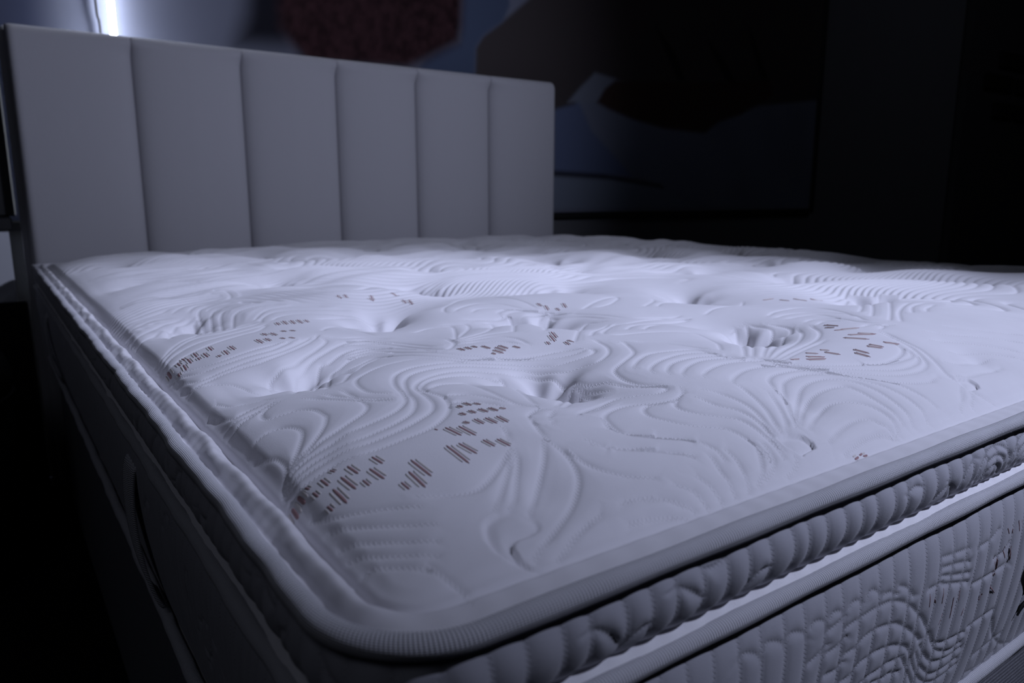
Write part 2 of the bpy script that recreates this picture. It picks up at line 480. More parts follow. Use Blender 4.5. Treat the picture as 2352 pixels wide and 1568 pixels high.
def compact(v, f, attrs):
    used = np.zeros(len(v), bool); used[f.ravel()] = True
    m = np.cumsum(used)-1
    return v[used], m[f], {k: a[used] for k, a in attrs.items()}
def boxes(lst, bevel=.004):
    """several boxes with a small chamfer as one vertex/face list"""
    V, F, o = [], [], 0
    for (x0, y0, z0, x1, y1, z1) in lst:
        b = min(bevel, (x1-x0)/3, (y1-y0)/3, (z1-z0)/3)
        xs = [x0, x0+b, x1-b, x1]; ys = [y0, y0+b, y1-b, y1]; zs = [z0, z0+b, z1-b, z1]
        idx = {}
        def g(i, j, k):
            e = [i in (0, 3), j in (0, 3), k in (0, 3)]
            if (i, j, k) not in idx:
                idx[(i, j, k)] = len(V); V.append((xs[i], ys[j], zs[k]))
            return idx[(i, j, k)]
        # faces on the three axes, inset by the bevel, then bevel strips and corners
        for s in (0, 3):
            q = lambda a: a if s else a[::-1]
            F.append(q([g(s,1,1), g(s,2,1), g(s,2,2), g(s,1,2)]))
            F.append(q([g(1,s,1), g(1,s,2), g(2,s,2), g(2,s,1)]))
            F.append(q([g(1,1,s), g(2,1,s), g(2,2,s), g(1,2,s)]))
        for s in (0, 3):
            a = 1 if s == 0 else 2
            for t in (0, 3):
                c = 1 if t == 0 else 2
                flip = (s == t)
                q = lambda l: l if flip else l[::-1]
                F.append(q([g(s,c,1), g(s,c,2), g(a,t,2), g(a,t,1)]))
                F.append(q([g(1,s,c), g(2,s,c), g(2,a,t), g(1,a,t)]))
                F.append(q([g(s,1,c), g(a,1,t), g(a,2,t), g(s,2,c)]))
                for u in (0, 3):
                    d = 1 if u == 0 else 2
                    p = [g(s,c,d), g(a,t,d), g(a,c,u)]
                    if (s == t) == (u == 3): p = p[::-1]
                    F.append(p+[p[2]])
    return V, F
def poly_obj(name, V, F, mat, parent=None, smooth=False):
    me = bpy.data.meshes.new(name)
    me.from_pydata([tuple(v) for v in V], [], [list(dict.fromkeys(f)) for f in F]); me.update()
    if smooth: me.polygons.foreach_set('use_smooth', [True]*len(me.polygons))
    if mat: me.materials.append(mat)
    o = bpy.data.objects.new(name, me); COL.objects.link(o)
    if parent: o.parent = parent
    return o
def graded(a, b, s0, s1, p, q):
    v = [a]
    while v[-1] < b:
        t = min(max((v[-1]-p)/(q-p), 0), 1); t = t*t*(3-2*t); v.append(v[-1]+s0+(s1-s0)*t)
    v[-1] = b
    return np.array(v)
def smooth_curve(p, step):
    """Catmull-Rom through the points, resampled evenly"""
    p = np.asarray(p, float)
    if len(p) > 2:
        e = np.vstack([2*p[0]-p[1], p, 2*p[-1]-p[-2]]); out = []
        for i in range(1, len(e)-2):
            n = max(4, int(np.linalg.norm(e[i+1]-e[i])/step)); t = np.linspace(0, 1, n, endpoint=False)[:, None]
            out.append(.5*(2*e[i]+(e[i+1]-e[i-1])*t+(2*e[i-1]-5*e[i]+4*e[i+1]-e[i+2])*t*t+(3*e[i]-e[i-1]-3*e[i+1]+e[i+2])*t**3))
        p = np.vstack(out+[p[-1:]])
    s = np.r_[0, np.cumsum(np.linalg.norm(np.diff(p, axis=0), axis=1))]
    keep = np.r_[True, np.diff(s) > 1e-9]; p, s = p[keep], s[keep]
    n = max(3, int(s[-1]/step)); u = np.linspace(0, s[-1], n)
    return np.stack([np.interp(u, s, p[:, 0]), np.interp(u, s, p[:, 1])], 1), u
def line_field(xs, ys, curves, reach, step=.0011):
    """signed distance to, and arc length along, the nearest stitched line at every grid point"""
    P, S, T, E = [], [], [], []
    for c in curves:
        q, s = smooth_curve(c, step)
        t = np.gradient(q, axis=0); t /= np.maximum(np.linalg.norm(t, axis=1, keepdims=True), 1e-9)
        P.append(q); S.append(s); T.append(t); E.append(np.minimum(s, s[-1]-s))
    P = np.vstack(P); S = np.concatenate(S); T = np.vstack(T); E = np.concatenate(E)
    nx, ny = len(xs), len(ys)
    D2 = np.full(nx*ny, 1.); near = np.full(nx*ny, -1)
    ix = np.clip(np.searchsorted(xs, P[:, 0]), 0, nx-1); iy = np.clip(np.searchsorted(ys, P[:, 1]), 0, ny-1)
    ok = (P[:, 0] > xs[0]-reach) & (P[:, 0] < xs[-1]+reach) & (P[:, 1] > ys[0]-reach) & (P[:, 1] < ys[-1]+reach)
    ids = np.nonzero(ok)[0]; ix = ix[ok]; iy = iy[ok]; Q = P[ok]
    kx = int(reach/np.min(np.diff(xs)))+1; ky = int(reach/np.min(np.diff(ys)))+1
    for di in range(-kx, kx+1):
        jx = ix+di; mx = (jx >= 0) & (jx < nx); jxc = np.clip(jx, 0, nx-1)
        ddx = xs[jxc]-Q[:, 0]; mx &= np.abs(ddx) < reach
        if not mx.any(): continue
        for dj in range(-ky, ky+1):
            jy = iy+dj; m = mx & (jy >= 0) & (jy < ny); jyc = np.clip(jy, 0, ny-1)
            d2 = ddx**2+(ys[jyc]-Q[:, 1])**2; fl = jxc*ny+jyc
            m &= d2 < np.minimum(D2[fl], reach*reach)
            k = np.nonzero(m)[0]
            if len(k) == 0: continue
            k = k[np.argsort(-d2[k])]
            D2[fl[k]] = d2[k]; near[fl[k]] = ids[k]
    gx, gy = np.meshgrid(xs, ys, indexing='ij'); gx = gx.ravel(); gy = gy.ravel()
    sd = np.full(nx*ny, reach); al = np.zeros(nx*ny); h = near >= 0; n = near[h]
    dx = gx[h]-P[n, 0]; dy = gy[h]-P[n, 1]
    sd[h] = (T[n, 0]*dy-T[n, 1]*dx); al[h] = S[n]+T[n, 0]*dx+T[n, 1]*dy
    # past a line's end the perpendicular is no longer the distance
    over = np.abs(sd) < np.sqrt(D2)*.5
    sd = np.where(h & over & (np.sqrt(D2) > .0013), np.sqrt(D2), sd)
    line_field.fade = np.where(h, sm(-.002, .016, E[near]), 0)
    return sd, al
def in_poly(px, py, poly):
    """signed distance to a polygon, positive inside"""
    n = len(poly); ins = np.zeros(px.shape, bool); d = np.full(px.shape, 9.)
    for i in range(n):
        (x1, y1), (x2, y2) = poly[i], poly[(i+1) % n]
        c = ((y1 > py) != (y2 > py)) & (px < (x2-x1)*(py-y1)/(y2-y1+1e-12)+x1); ins ^= c
        ex, ey = x2-x1, y2-y1; t = np.clip(((px-x1)*ex+(py-y1)*ey)/(ex*ex+ey*ey+1e-12), 0, 1)
        d = np.minimum(d, np.hypot(px-x1-t*ex, py-y1-t*ey))
    return np.where(ins, d, -d)
def pts(l, s=1e-4): return np.array(l, float).reshape(-1, 2)*s

# ------------------------------------------------------------------ materials
class N:
    def __init__(s, name, rough=.9, color=(.5, .5, .5), sheen=0., spec=.2):
        s.m = bpy.data.materials.new(name); s.m.use_nodes = True; s.t = s.m.node_tree
        s.b = s.t.nodes['Principled BSDF']
        s.b.inputs['Base Color'].default_value = (*color, 1); s.b.inputs['Roughness'].default_value = rough
        s.b.inputs['Specular IOR Level'].default_value = spec
        if sheen: s.b.inputs['Sheen Weight'].default_value = sheen; s.b.inputs['Sheen Roughness'].default_value = .6
    def n(s, t, **k):
        o = s.t.nodes.new(t)
        for a, v in k.items(): setattr(o, a, v)
        return o
    def link(s, a, b): s.t.links.new(a, b)
    def val(s, sock, v):
        if isinstance(v, bpy.types.NodeSocket): s.link(v, sock)
        else: sock.default_value = v
    def math(s, op, a, b=0., c=0.):
        o = s.n('ShaderNodeMath', operation=op)
        s.val(o.inputs[0], a); s.val(o.inputs[1], b); s.val(o.inputs[2], c)
        return o.outputs[0]
    def attr(s, name): return s.n('ShaderNodeAttribute', attribute_name=name).outputs['Fac']
    def step(s, x, a, b):
        o = s.n('ShaderNodeMapRange', interpolation_type='SMOOTHSTEP')
        s.val(o.inputs[0], x); o.inputs[1].default_value = a; o.inputs[2].default_value = b
        return o.outputs[0]
    def noise(s, scale, detail=2.):
        tc = s.n('ShaderNodeTexCoord'); o = s.n('ShaderNodeTexNoise'); s.link(tc.outputs['Object'], o.inputs['Vector'])
        o.inputs['Scale'].default_value = scale; o.inputs['Detail'].default_value = detail
        return o.outputs['Fac']
    def bump(s, h, dist, strength=1.):
        o = s.n('ShaderNodeBump'); s.link(h, o.inputs['Height']); o.inputs['Distance'].default_value = dist
        o.inputs['Strength'].default_value = strength
        if s.b.inputs['Normal'].links: s.link(s.b.inputs['Normal'].links[0].from_socket, o.inputs['Normal'])
        s.link(o.outputs[0], s.b.inputs['Normal'])
    def vary(s, c0, c1, scale):
        r = s.n('ShaderNodeMix', data_type='RGBA'); s.link(s.noise(scale, 4.), r.inputs[0])
        r.inputs[6].default_value = (*c0, 1); r.inputs[7].default_value = (*c1, 1)
        s.link(r.outputs[2], s.b.inputs['Base Color'])

def fabric_quilt(name, c, stitch=True):
    m = N(name, .92, c, .15)
    m.vary(tuple(v*.96 for v in c), tuple(min(1, v*1.04) for v in c), 35.)
    m.bump(m.noise(2000., 2.), .0004, .4)
    if stitch:
        gd, gs = m.attr('line_distance'), m.attr('line_length')
        tri = m.math('PINGPONG', gs, .0014)
        tri = m.math('MULTIPLY', m.math('SUBTRACT', tri, .0007), 1.3)
        off = m.math('ABSOLUTE', m.math('SUBTRACT', gd, tri))
        thread = m.math('MULTIPLY', m.math('SUBTRACT', 1., m.step(off, .00025, .0008)), m.math('SUBTRACT', 1., m.step(m.attr('line_gap'), .0015, .0022)))
        m.bump(thread, .0004, .55)
    return m.m
def fabric_tape(name, c):
    m = N(name, .8, c, .1)
    u, v = m.attr('along'), m.attr('around')
    rib = m.math('SINE', m.math('MULTIPLY', m.math('ADD', u, m.math('MULTIPLY', v, .0006)), 2*math.pi/.00175))
    knit = m.math('SINE', m.math('MULTIPLY', v, 34.))
    m.bump(m.math('ADD', rib, m.math('MULTIPLY', knit, .35)), .00038, 1.)
    return m.m
def plain(name, c, rough=.9, bump=None, spec=.2, sheen=0., vary=None):
    m = N(name, rough, c, sheen, spec)
    if vary: m.vary(tuple(v*(1-vary) for v in c), tuple(v*(1+vary) for v in c), 6.)
    if bump: m.bump(m.noise(bump[0], 3.), bump[1], .6)
    return m.m
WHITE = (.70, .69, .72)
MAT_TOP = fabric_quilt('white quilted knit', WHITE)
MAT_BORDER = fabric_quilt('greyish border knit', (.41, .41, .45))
MAT_TAPE = fabric_tape('ribbed edge tape', (.70, .70, .74))
MAT_STRIP = plain('white woven strip', (.80, .79, .81), .85, (1400., .0004))
MAT_BROWN = plain('rosy brown thread', (.33, .205, .21), .8, (1800., .0003))
MAT_RIB = plain('pale beige thread', (.60, .57, .55), .85, (1800., .0003))
MAT_BLACK = plain('black thread', (.006, .006, .007), .6, (1500., .0003))
MAT_HEAD = N('grey upholstery weave', .93, (.46, .455, .48), .2)
MAT_HEAD.bump(MAT_HEAD.noise(420., 3.), .0012, .5); MAT_HEAD = MAT_HEAD.m
MAT_BASE = N('speckled base fabric', .95, (.2, .2, .22))
MAT_BASE.vary((.10, .10, .115), (.34, .34, .37), 420.)
tc = MAT_BASE.n('ShaderNodeTexCoord'); sp = MAT_BASE.n('ShaderNodeSeparateXYZ'); MAT_BASE.link(tc.outputs['Object'], sp.inputs[0])
MAT_BASE.bump(MAT_BASE.math('SINE', MAT_BASE.math('MULTIPLY', sp.outputs[2], 2*math.pi/.0042)), .00025, .6); MAT_BASE = MAT_BASE.m
MAT_WALL = plain('dark grey paint', (.14, .143, .155), .75, (60., .001), .25, vary=.05)
MAT_SIDE = plain('charcoal paint', (.05, .05, .056), .8, (60., .001))
MAT_FLOOR = plain('black carpet', (.010, .010, .012), .98, (700., .003), 0.)
MAT_CEIL = plain('dark ceiling paint', (.04, .04, .045), .9)
MAT_FRAME = plain('black metal frame', (.012, .012, .014), .45, None, .4)

# ------------------------------------------------------------------ mattress
mattress = thing('mattress', 'thick white pillow-top mattress with swirled quilting and buttoned dimples', 'mattress')
# perimeter path: left side from the head, round the foot corners, back up the right side
left = L_-RC-(graded(0, L_-2*RC, .0022, .0085, .75, 1.7))[::-1]*1.0
ly = graded(RC, L_-RC, .0022, .008, .7, 1.5)[::-1]
fx = graded(RC, W_-RC, .0022, .008, .8, 1.4)
ry = np.linspace(RC, L_-RC, 120); bx = np.linspace(W_-RC, RC, 60)
PP, NN = [], []
def add(p, n): PP.append(p); NN.append(n)
for y in ly: add((0, y), (-1, 0))
for a in np.linspace(math.pi, 1.5*math.pi, 38)[1:-1]: add((RC+RC*math.cos(a), RC+RC*math.sin(a)), (math.cos(a), math.sin(a)))
IF0 = len(PP)
for x in fx: add((x, 0), (0, -1))
IF1 = len(PP)
for a in np.linspace(-.5*math.pi, 0, 14)[1:-1]: add((W_-RC+RC*math.cos(a), RC+RC*math.sin(a)), (math.cos(a), math.sin(a)))
for y in ry: add((W_, y), (1, 0))
for a in np.linspace(0, .5*math.pi, 14)[1:-1]: add((W_-RC+RC*math.cos(a), L_-RC+RC*math.sin(a)), (math.cos(a), math.sin(a)))
for x in bx: add((x, L_), (0, 1))
for a in np.linspace(.5*math.pi, math.pi, 14)[1:-1]: add((RC+RC*math.cos(a), L_-RC+RC*math.sin(a)), (math.cos(a), math.sin(a)))
PP = np.array(PP); NN = np.array(NN); NP = len(PP)
UU = np.r_[0, np.cumsum(np.linalg.norm(np.diff(PP, axis=0), axis=1))]
U_FOOT = UU[IF0]-RC                      # u of the foot's x = 0
LEFTW = np.clip(-NN[:, 0], 0, 1)         # 1 on the left side
def tube(name, off, zc, r, mat, parent, wave=1., flat=1.):
    na = 20; th = np.linspace(0, 2*math.pi, na, endpoint=False)
    wob = wave*(.0011*np.sin(UU*31+off*900)+.0006*np.sin(UU*77+1.7)+.0004*np.sin(UU*143+.4))*np.where((np.arange(NP) < IF0-30), 1.3, .55)
    rr = r*(1+.05*np.sin(UU*53+2)); o = off+wob*.8
    a = np.outer(rr, np.cos(th)); b = np.outer(rr*flat, np.sin(th))
    x = PP[:, 0, None]+NN[:, 0, None]*(o[:, None]+a); y = PP[:, 1, None]+NN[:, 1, None]*(o[:, None]+a)
    z = (zc+wob*.6)[:, None]+b
    v = np.stack([x, y, z], -1).reshape(-1, 3)
    return obj(name, v, grid_faces(NP, na, True, True)[:, ::-1], mat, parent,
               {'along': np.repeat(UU, na), 'around': np.tile(th, NP)})
def strip(name, offs, zs, mat, parent, attrs=None):
    """offs (NP, nv), zs (nv) or (NP, nv): a band all the way round"""
    nv = offs.shape[1]; zs = np.broadcast_to(zs, offs.shape)
    v = np.stack([PP[:, 0, None]+NN[:, 0, None]*offs, PP[:, 1, None]+NN[:, 1, None]*offs, zs], -1).reshape(-1, 3)
    return obj(name, v, grid_faces(NP, nv, True, False), mat, parent, attrs)

# --- quilted top
xs = np.r_[np.arange(0, .044, .0008), graded(.044, W_, .0014, .0042, .75, 1.5)]; ys = np.r_[np.arange(0, .036, .0009), graded(.036, L_, .0013, .0034, .45, 1.5)]
GX, GY = np.meshgrid(xs, ys, indexing='ij'); gx, gy = GX.ravel(), GY.ravel()
bd = bdist(gx, gy); sw = side_weight(gx, gy)
Z = base_z(gx, gy)
top_curves = [pts(c) for c in CURVES]
sd, al = line_field(xs, ys, top_curves, .016)
near_traced = np.abs(sd)
ends = np.maximum(.15+.85*line_field.fade, (1-sm(.05, .08, bd))*.6)
# beyond the traced lines the same swirl goes on as level lines of a smooth field
def psi(x, y):
    X = x+.05*np.sin(7*y+1.2)+.03*np.sin(15*x-4*y); Y = y+.045*np.sin(6.3*x+.7)
    return Y+.055*np.sin(7.5*X+2.2*np.sin(5*Y))+.040*np.sin(13*Y-6*X+1.)+.02*np.sin(23*X+9*Y)
SPC = .0165
ps = psi(GX, GY)
gr = np.hypot(np.gradient(ps, xs, axis=0), np.gradient(ps, ys, axis=1)); gr = np.maximum(gr, .35)
fd = (np.abs((ps/SPC) % 1-.5)*SPC/gr).ravel()
far = np.maximum(sm(.60, .74, gy+.10*gx-.02), sm(.74, .86, gx))
far = far*sm(.008, .0155, near_traced)
inner = sm(.0, .004, bd-(.0235*sw+.0215*(1-sw)))
g1 = ends*(-.0008*np.exp(-(near_traced/.0018)**2)+.0013*(np.exp(-.016/.0065)-np.exp(-near_traced/.0065)))+.0013*(1-np.exp(-.016/.0065))
g2 = -.0014*np.exp(-(fd/.0032)**2)+.0026*(1-np.exp(-fd/.007))
g = g1*(1-far)+g2*far
Z = Z+g*(inner*.93+.07)
# the covered buttons along the foot: smooth flaps over their pits
for key, drop, dome in (('comma', .0024, .0016), ('disc', .0022, .0012), ('disc2', .0022, .0010)):
    pl = pts(PADS[key]); c = pl.mean(0); m = np.hypot(gx-c[0], gy-c[1]) < .05
    q = in_poly(gx[m], gy[m], pl)
    zc = base_z(gx[m], gy[m], False)-drop
    mask = sm(-.0007, .0009, q)
    Z[m] = Z[m]*(1-mask)+(zc+dome*sm(0, .008, q))*mask
    sd[m] = np.where(q > -.002, .016, sd[m])
# cross ribs on the edge roll and the flat foot band
band = sm(.005, .008, bd)*(1-sm(.019, .022, bd))
Z += band*(sw*.00028*np.sin(gy*2*math.pi/.0165+np.sin(gy*41)*2.)+(1-sw)*.00025*np.sin(gx*2*math.pi/.021+2*np.sin(gx*23)))
V = np.stack([gx, gy, Z+ZP], 1); Fq = grid_faces(len(xs), len(ys))
ok = bd > -.002; Fq = Fq[ok[Fq].all(1)]
V2, F2, A2 = compact(V, Fq, {'line_distance': sd, 'line_length': al, 'line_gap': np.abs(sd)})
top = obj('top_panel', V2, F2, MAT_TOP, mattress, A2)
ZG = (Z+ZP).reshape(GX.shape)
def top_z(x, y):
    i = np.clip(np.searchsorted(xs, x)-1, 0, len(xs)-2); j = np.clip(np.searchsorted(ys, y)-1, 0, len(ys)-2)
    a = (x-xs[i])/(xs[i+1]-xs[i]); b = (y-ys[j])/(ys[j+1]-ys[j])
    return ZG[i, j]*(1-a)*(1-b)+ZG[i+1, j]*a*(1-b)+ZG[i, j+1]*(1-a)*b+ZG[i+1, j+1]*a*b
# brown jacquard dashes, thin raised stitches lying on the knit
def dashes(segs, width, lift, surf, name, parent, ribs=False):
    VV, FF, MI, o = [], [], [], 0
    for s in segs:
        p = pts(s); n = 12
        L = np.linalg.norm(p[1]-p[0])
        if L > .035 or L < 1e-5: continue
        t = np.linspace(0, 1, n)
        d = (p[1]-p[0])/L; nn = np.array([-d[1], d[0]])
        for side, mi in ((0., 0),)+(((-2.6, 1), (2.6, 1)) if ribs and L > .004 else ()):
            wd = width(L)*(1 if mi == 0 else .8)*np.sqrt(np.clip(1-(2*t-1)**6, 0, 1))+1e-5
            a, c = (p[0], p[1]) if mi == 0 else (p[0]+d*L*.06, p[1]-d*L*.12)
            q = a+(c-a)*t[:, None]+nn*width(L)*side
            for c_, h in ((-1, .0), (-.6, .7), (0, 1.), (.6, .7), (1, .0)):
                VV.append(surf(q+nn*(wd*c_)[:, None], lift*h+.00008))
            f = grid_faces(5, n)+o; FF.append(f); MI.append(np.full(len(f), mi)); o += 5*n
    ob = obj(name, np.vstack(VV), np.vstack(FF), MAT_BROWN, parent)
    ob.data.materials.append(MAT_RIB); ob.data.polygons.foreach_set('material_index', np.concatenate(MI).astype(np.int32))
    return ob
def clusters(segs, gap):
    P = [pts(s) for s in segs]; lab = list(range(len(P)))
    def root(i):
        while lab[i] != i: i = lab[i]
        return i
    for i in range(len(P)):
        for j in range(i):
            if min(np.linalg.norm(p-q) for p in np.vstack([P[i], P[i].mean(0)]) for q in np.vstack([P[j], P[j].mean(0)])) < gap: lab[root(i)] = root(j)
    out = {}
    for i in range(len(P)): out.setdefault(root(i), []).append(segs[i])
    return list(out.values())
def motifs(segs, width, lift, surf, parent, label):
    for c in clusters(segs, .022):
        if any(1e-5 < np.linalg.norm(np.diff(pts(s), axis=0)) < .035 for s in c):
            dashes(c, width, lift, surf, 'woven_motif', parent, parent is top)['label'] = label
motifs(DASHES, lambda L: min(.0009, .00045+.03*L), .0004,
       lambda r, h: np.c_[r, top_z(r[:, 0], r[:, 1])+h], top, 'patch of rosy brown woven dashes')

# --- upper tape, pillow-top border, white strip, middle tape, main border, bottom tape
tag(tube('edge_tape', .0012, ZP-.0005, .0056, MAT_TAPE, mattress), 'ribbed tape round the top edge')
rng = np.random.default_rng(4)
def uline(x): return U_FOOT+x
UR = UU[IF1]+.2
ue = UU.copy()
# pillow-top border
zt, zb = ZP-.005, ZP-.0440
nv = 44; tv = np.linspace(0, 1, nv); zv = zt+(zb-zt)*tv
lines = []
for k in range(int((UR)/.0180)):
    u = U_FOOT+.0872+(k-int((U_FOOT+.0872)/.018))*.0180+rng.normal(0, .0012)
    bow = rng.uniform(.0022, .0042)
    lines.append([(u+bow*(1-((a-.45)/.5)**2)-.002, zt+(zb-zt)*a) for a in np.linspace(-.05, 1.05, 8)])
    if rng.random() < .5:
        a0, a1 = rng.uniform(.15, .9, 2); 
        lines.append([(u, zt+(zb-zt)*a0), (u+.009, zt+(zb-zt)*(.5*(a0+a1)+rng.uniform(-.1, .1))), (u+.0185, zt+(zb-zt)*a1)])
for c in (.50, .555):                      # two wood-grain eyes further along the foot
    for r in (.008, .015, .022):
        lines.append([(U_FOOT+c+r*math.cos(a)*1.25, zb+.010+r*math.sin(a)) for a in np.linspace(.1, math.pi-.1, 9)])
def border_field(zv, lines, reach):
    zs_ = zv[::-1]; s, l = line_field(ue, zs_, lines, reach)
    s = s.reshape(NP, len(zv))[:, ::-1]; l = l.reshape(NP, len(zv))[:, ::-1]
    return s, l
s, l = border_field(zv, lines, .010)
puff = .0034*(1-np.exp(-np.abs(s)/.0042))
prof = -.003+.0068*np.sin(math.pi*np.clip(tv*1.02, 0, 1))**.6-.004*tv**3
fade = np.sin(math.pi*np.clip(tv, .0, 1))**.5
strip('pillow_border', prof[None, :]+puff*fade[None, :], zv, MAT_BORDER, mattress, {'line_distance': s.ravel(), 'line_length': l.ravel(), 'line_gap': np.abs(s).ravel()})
tz = np.linspace(0, 1, 6)
hem = .0006*np.sin(UU*2*math.pi/.018)
strip('white_strip', np.repeat((-.0075+.0112*tz)[None, :], NP, 0), (ZP-.0405-.0045*tz)[None, :]+hem[:, None]*(1-tz)[None, :], MAT_STRIP, mattress)['label'] = 'smooth white strip between the two tapes'
tag(tube('edge_tape', .0035, ZP-.0490, .0052, MAT_TAPE, mattress, .6), 'ribbed tape below the pillow top')
# main border
zt, zb = ZP-.052, ZP-.224
nv = 132; tv = np.linspace(0, 1, nv); zv = zt+(zb-zt)*tv
lines = []
k0 = int((U_FOOT+.05)/.0197)
for k in range(-6, 80):
    u = U_FOOT+.2283+.0197*k
    if u < U_FOOT+.01: continue
    if u > UR: break
    ph = rng.uniform(0, 6)
    lines.append([(u+.0012*math.sin(9*a+ph)-.002*a, zt+(zb-zt)*a) for a in np.linspace(-.02, 1.02, 10)])
u = .01
while u < U_FOOT+.01:
    ph = rng.uniform(0, 6); am = rng.uniform(.001, .0035)
    lines.append([(u+am*math.sin(7*a+ph)+.001*math.sin(19*a+ph*2), zt+(zb-zt)*a) for a in np.linspace(-.02, 1.02, 14)])
    u += rng.uniform(.009, .0145)
for c in FCURVES: lines.append([(U_FOOT+a, ZP+b) for a, b in pts(c)])
for i in range(150):                       # grain arcs on the stretches the photograph shows only in the dark
    u = rng.uniform(0, UR); z = rng.uniform(zb, zt)
    if U_FOOT+.19 < u < U_FOOT+.66: continue
    r = rng.uniform(.015, .05); a0 = rng.uniform(0, 6)
    lines.append([(u+r*math.cos(a0+q)*.8, z+r*math.sin(a0+q)) for q in np.linspace(0, 1.7, 7)])
s, l = border_field(zv, lines, .010)
puff = .0023*(1-np.exp(-np.abs(s)/.0030))
prof = -.0015+.0085*(1-np.exp(-tv/.07))-.0165*tv**2
inset = -.006*LEFTW
offm = prof[None, :]+puff*np.sin(math.pi*np.clip(tv, 0, 1))[None, :]**.35+inset[:, None]*tv[None, :]
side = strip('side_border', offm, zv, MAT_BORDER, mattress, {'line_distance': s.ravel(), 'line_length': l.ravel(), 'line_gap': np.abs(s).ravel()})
def side_surf(r, h):
    out = []
    for (x, z) in r:
        i = IF0+int(np.clip(np.searchsorted(PP[IF0:IF1, 0], x), 0, IF1-IF0-1)); j = int(np.clip((zt-(ZP+z))/(zt-zb)*(nv-1), 0, nv-1))
        out.append((x, -(offm[i, j]+h), ZP+z))
    return np.array(out)
motifs(FDASHES, lambda L: .0005, .0002, side_surf, side, 'patch of brown woven dashes')
bt_off = -.0085
tag(tube('edge_tape', bt_off, ZP-.2275, .0056, MAT_TAPE, mattress, .5), 'ribbed tape round the bottom edge')
# underside so that the mattress is closed
cz = ZP-.232
ring = np.c_[PP-NN*.012, np.full(NP, cz)]
poly_obj('underside', ring, [list(range(NP))], MAT_STRIP, mattress)
# carrying straps on the long left side
def strap(y0, y1):
    za, zb2 = ZP-.072, ZP-.215; n = 40; t = np.linspace(0, 1, n)
    arch = .011*np.sin(math.pi*t)**.55
    V, F = [], []
    ya, yb = y0, y1; m = 14; w_ = np.linspace(0, 1, m)
    x0 = .003+.012*t
    for th_ in (0., .0028):
        for q in w_:
            rib = .0007*math.cos(q*2*math.pi*4)
            for i in range(n):
                V.append((x0[i]-.006-arch[i]-th_-rib*(th_ > 0), ya+(yb-ya)*q, za+(zb2-za)*t[i]))
    f = grid_faces(m, n); F = np.vstack([f, f[:, ::-1]+m*n])
    e0 = np.arange(n-1); 
    ed = np.stack([e0, e0+1, e0+1+m*n, e0+m*n], 1); F = np.vstack([F, ed, (ed+(m-1)*n)[:, ::-1]])
    w0 = np.arange(m-1)*n; ed = np.stack([w0, w0+n, w0+n+m*n, w0+m*n], 1); F = np.vstack([F, ed[:, ::-1], ed+n-1])
    return obj('carry_strap', V, F, MAT_TAPE, mattress, {'along': np.tile(np.linspace(0, .14, n), 2*m), 'around': np.repeat(np.tile(w_, 2), n)*3})
strap(.492, .540); strap(1.555, 1.603)
# black embroidered emblem near the middle of the foot border: a tall round letter and its swash
def emb(path, wid, name):
    p, s_ = smooth_curve([(x-.006, z) for x, z in path], .0015); t = np.gradient(p, axis=0); t /= np.linalg.norm(t, axis=1, keepdims=True)
    nn = np.c_[-t[:, 1], t[:, 0]]; tt = np.linspace(0, 1, len(p)); wd = np.interp(tt, *wid)
    VV = []
    for c, h in ((-1, .0), (-.7, 1.), (0, 1.2), (.7, 1.), (1, .0)):
        r = p+nn*(wd*c)[:, None]
        VV.append(np.array([(x, -(prof[int(np.clip((zt-(ZP+z))/(zt-zb)*(nv-1), 0, nv-1))]+.0028+.0012*h), ZP+z) for x, z in r]))
    return np.vstack(VV), grid_faces(5, len(p))
VA, FA, oo = [], [], 0
for path, wid in (([(.616, -.110), (.603, -.116), (.5965, -.129), (.5975, -.143), (.6065, -.155), (.622, -.159), (.637, -.152)], ([0, .25, .6, 1], [.0012, .0030, .0042, .0012])),
                  ([(.600, -.183), (.606, -.177), (.618, -.172), (.634, -.170), (.660, -.174)], ([0, .4, 1], [.0010, .0046, .0014])),
                  ([(.640, -.118), (.641, -.135), (.640, -.158)], ([0, .5, 1], [.002, .003, .002]))):
    v, f = emb(path, wid, 'x'); VA.append(v); FA.append(f+oo); oo += len(v)
obj('embroidered_emblem', np.vstack(VA), np.vstack(FA), MAT_BLACK, mattress)['label'] = 'black embroidered lettering on the foot border'

# ------------------------------------------------------------------ bed base
bi = -.021; bz0, bz1 = .0, ZP-.2362
zz = np.r_[np.linspace(bz0, bz1-.008, 30), bz1-.004, bz1-.001, bz1]
of = np.r_[np.full(30, bi), bi-.0015, bi-.004, bi-.009]
nb = len(zz)
Vb = np.stack([PP[:, 0, None]+NN[:, 0, None]*of, PP[:, 1, None]+NN[:, 1, None]*of, np.broadcast_to(zz, (NP, nb))], -1).reshape(-1, 3)
me_f = [list(map(int, q))[::-1] for q in grid_faces(NP, nb, True)] + [[i*nb+nb-1 for i in range(NP)], [i*nb for i in range(NP)][::-1]]
base = poly_obj('bed_base', Vb, me_f, MAT_BASE)
tag(base, 'dark upholstered bed base with fine horizontal ribs under the mattress', 'bed base')

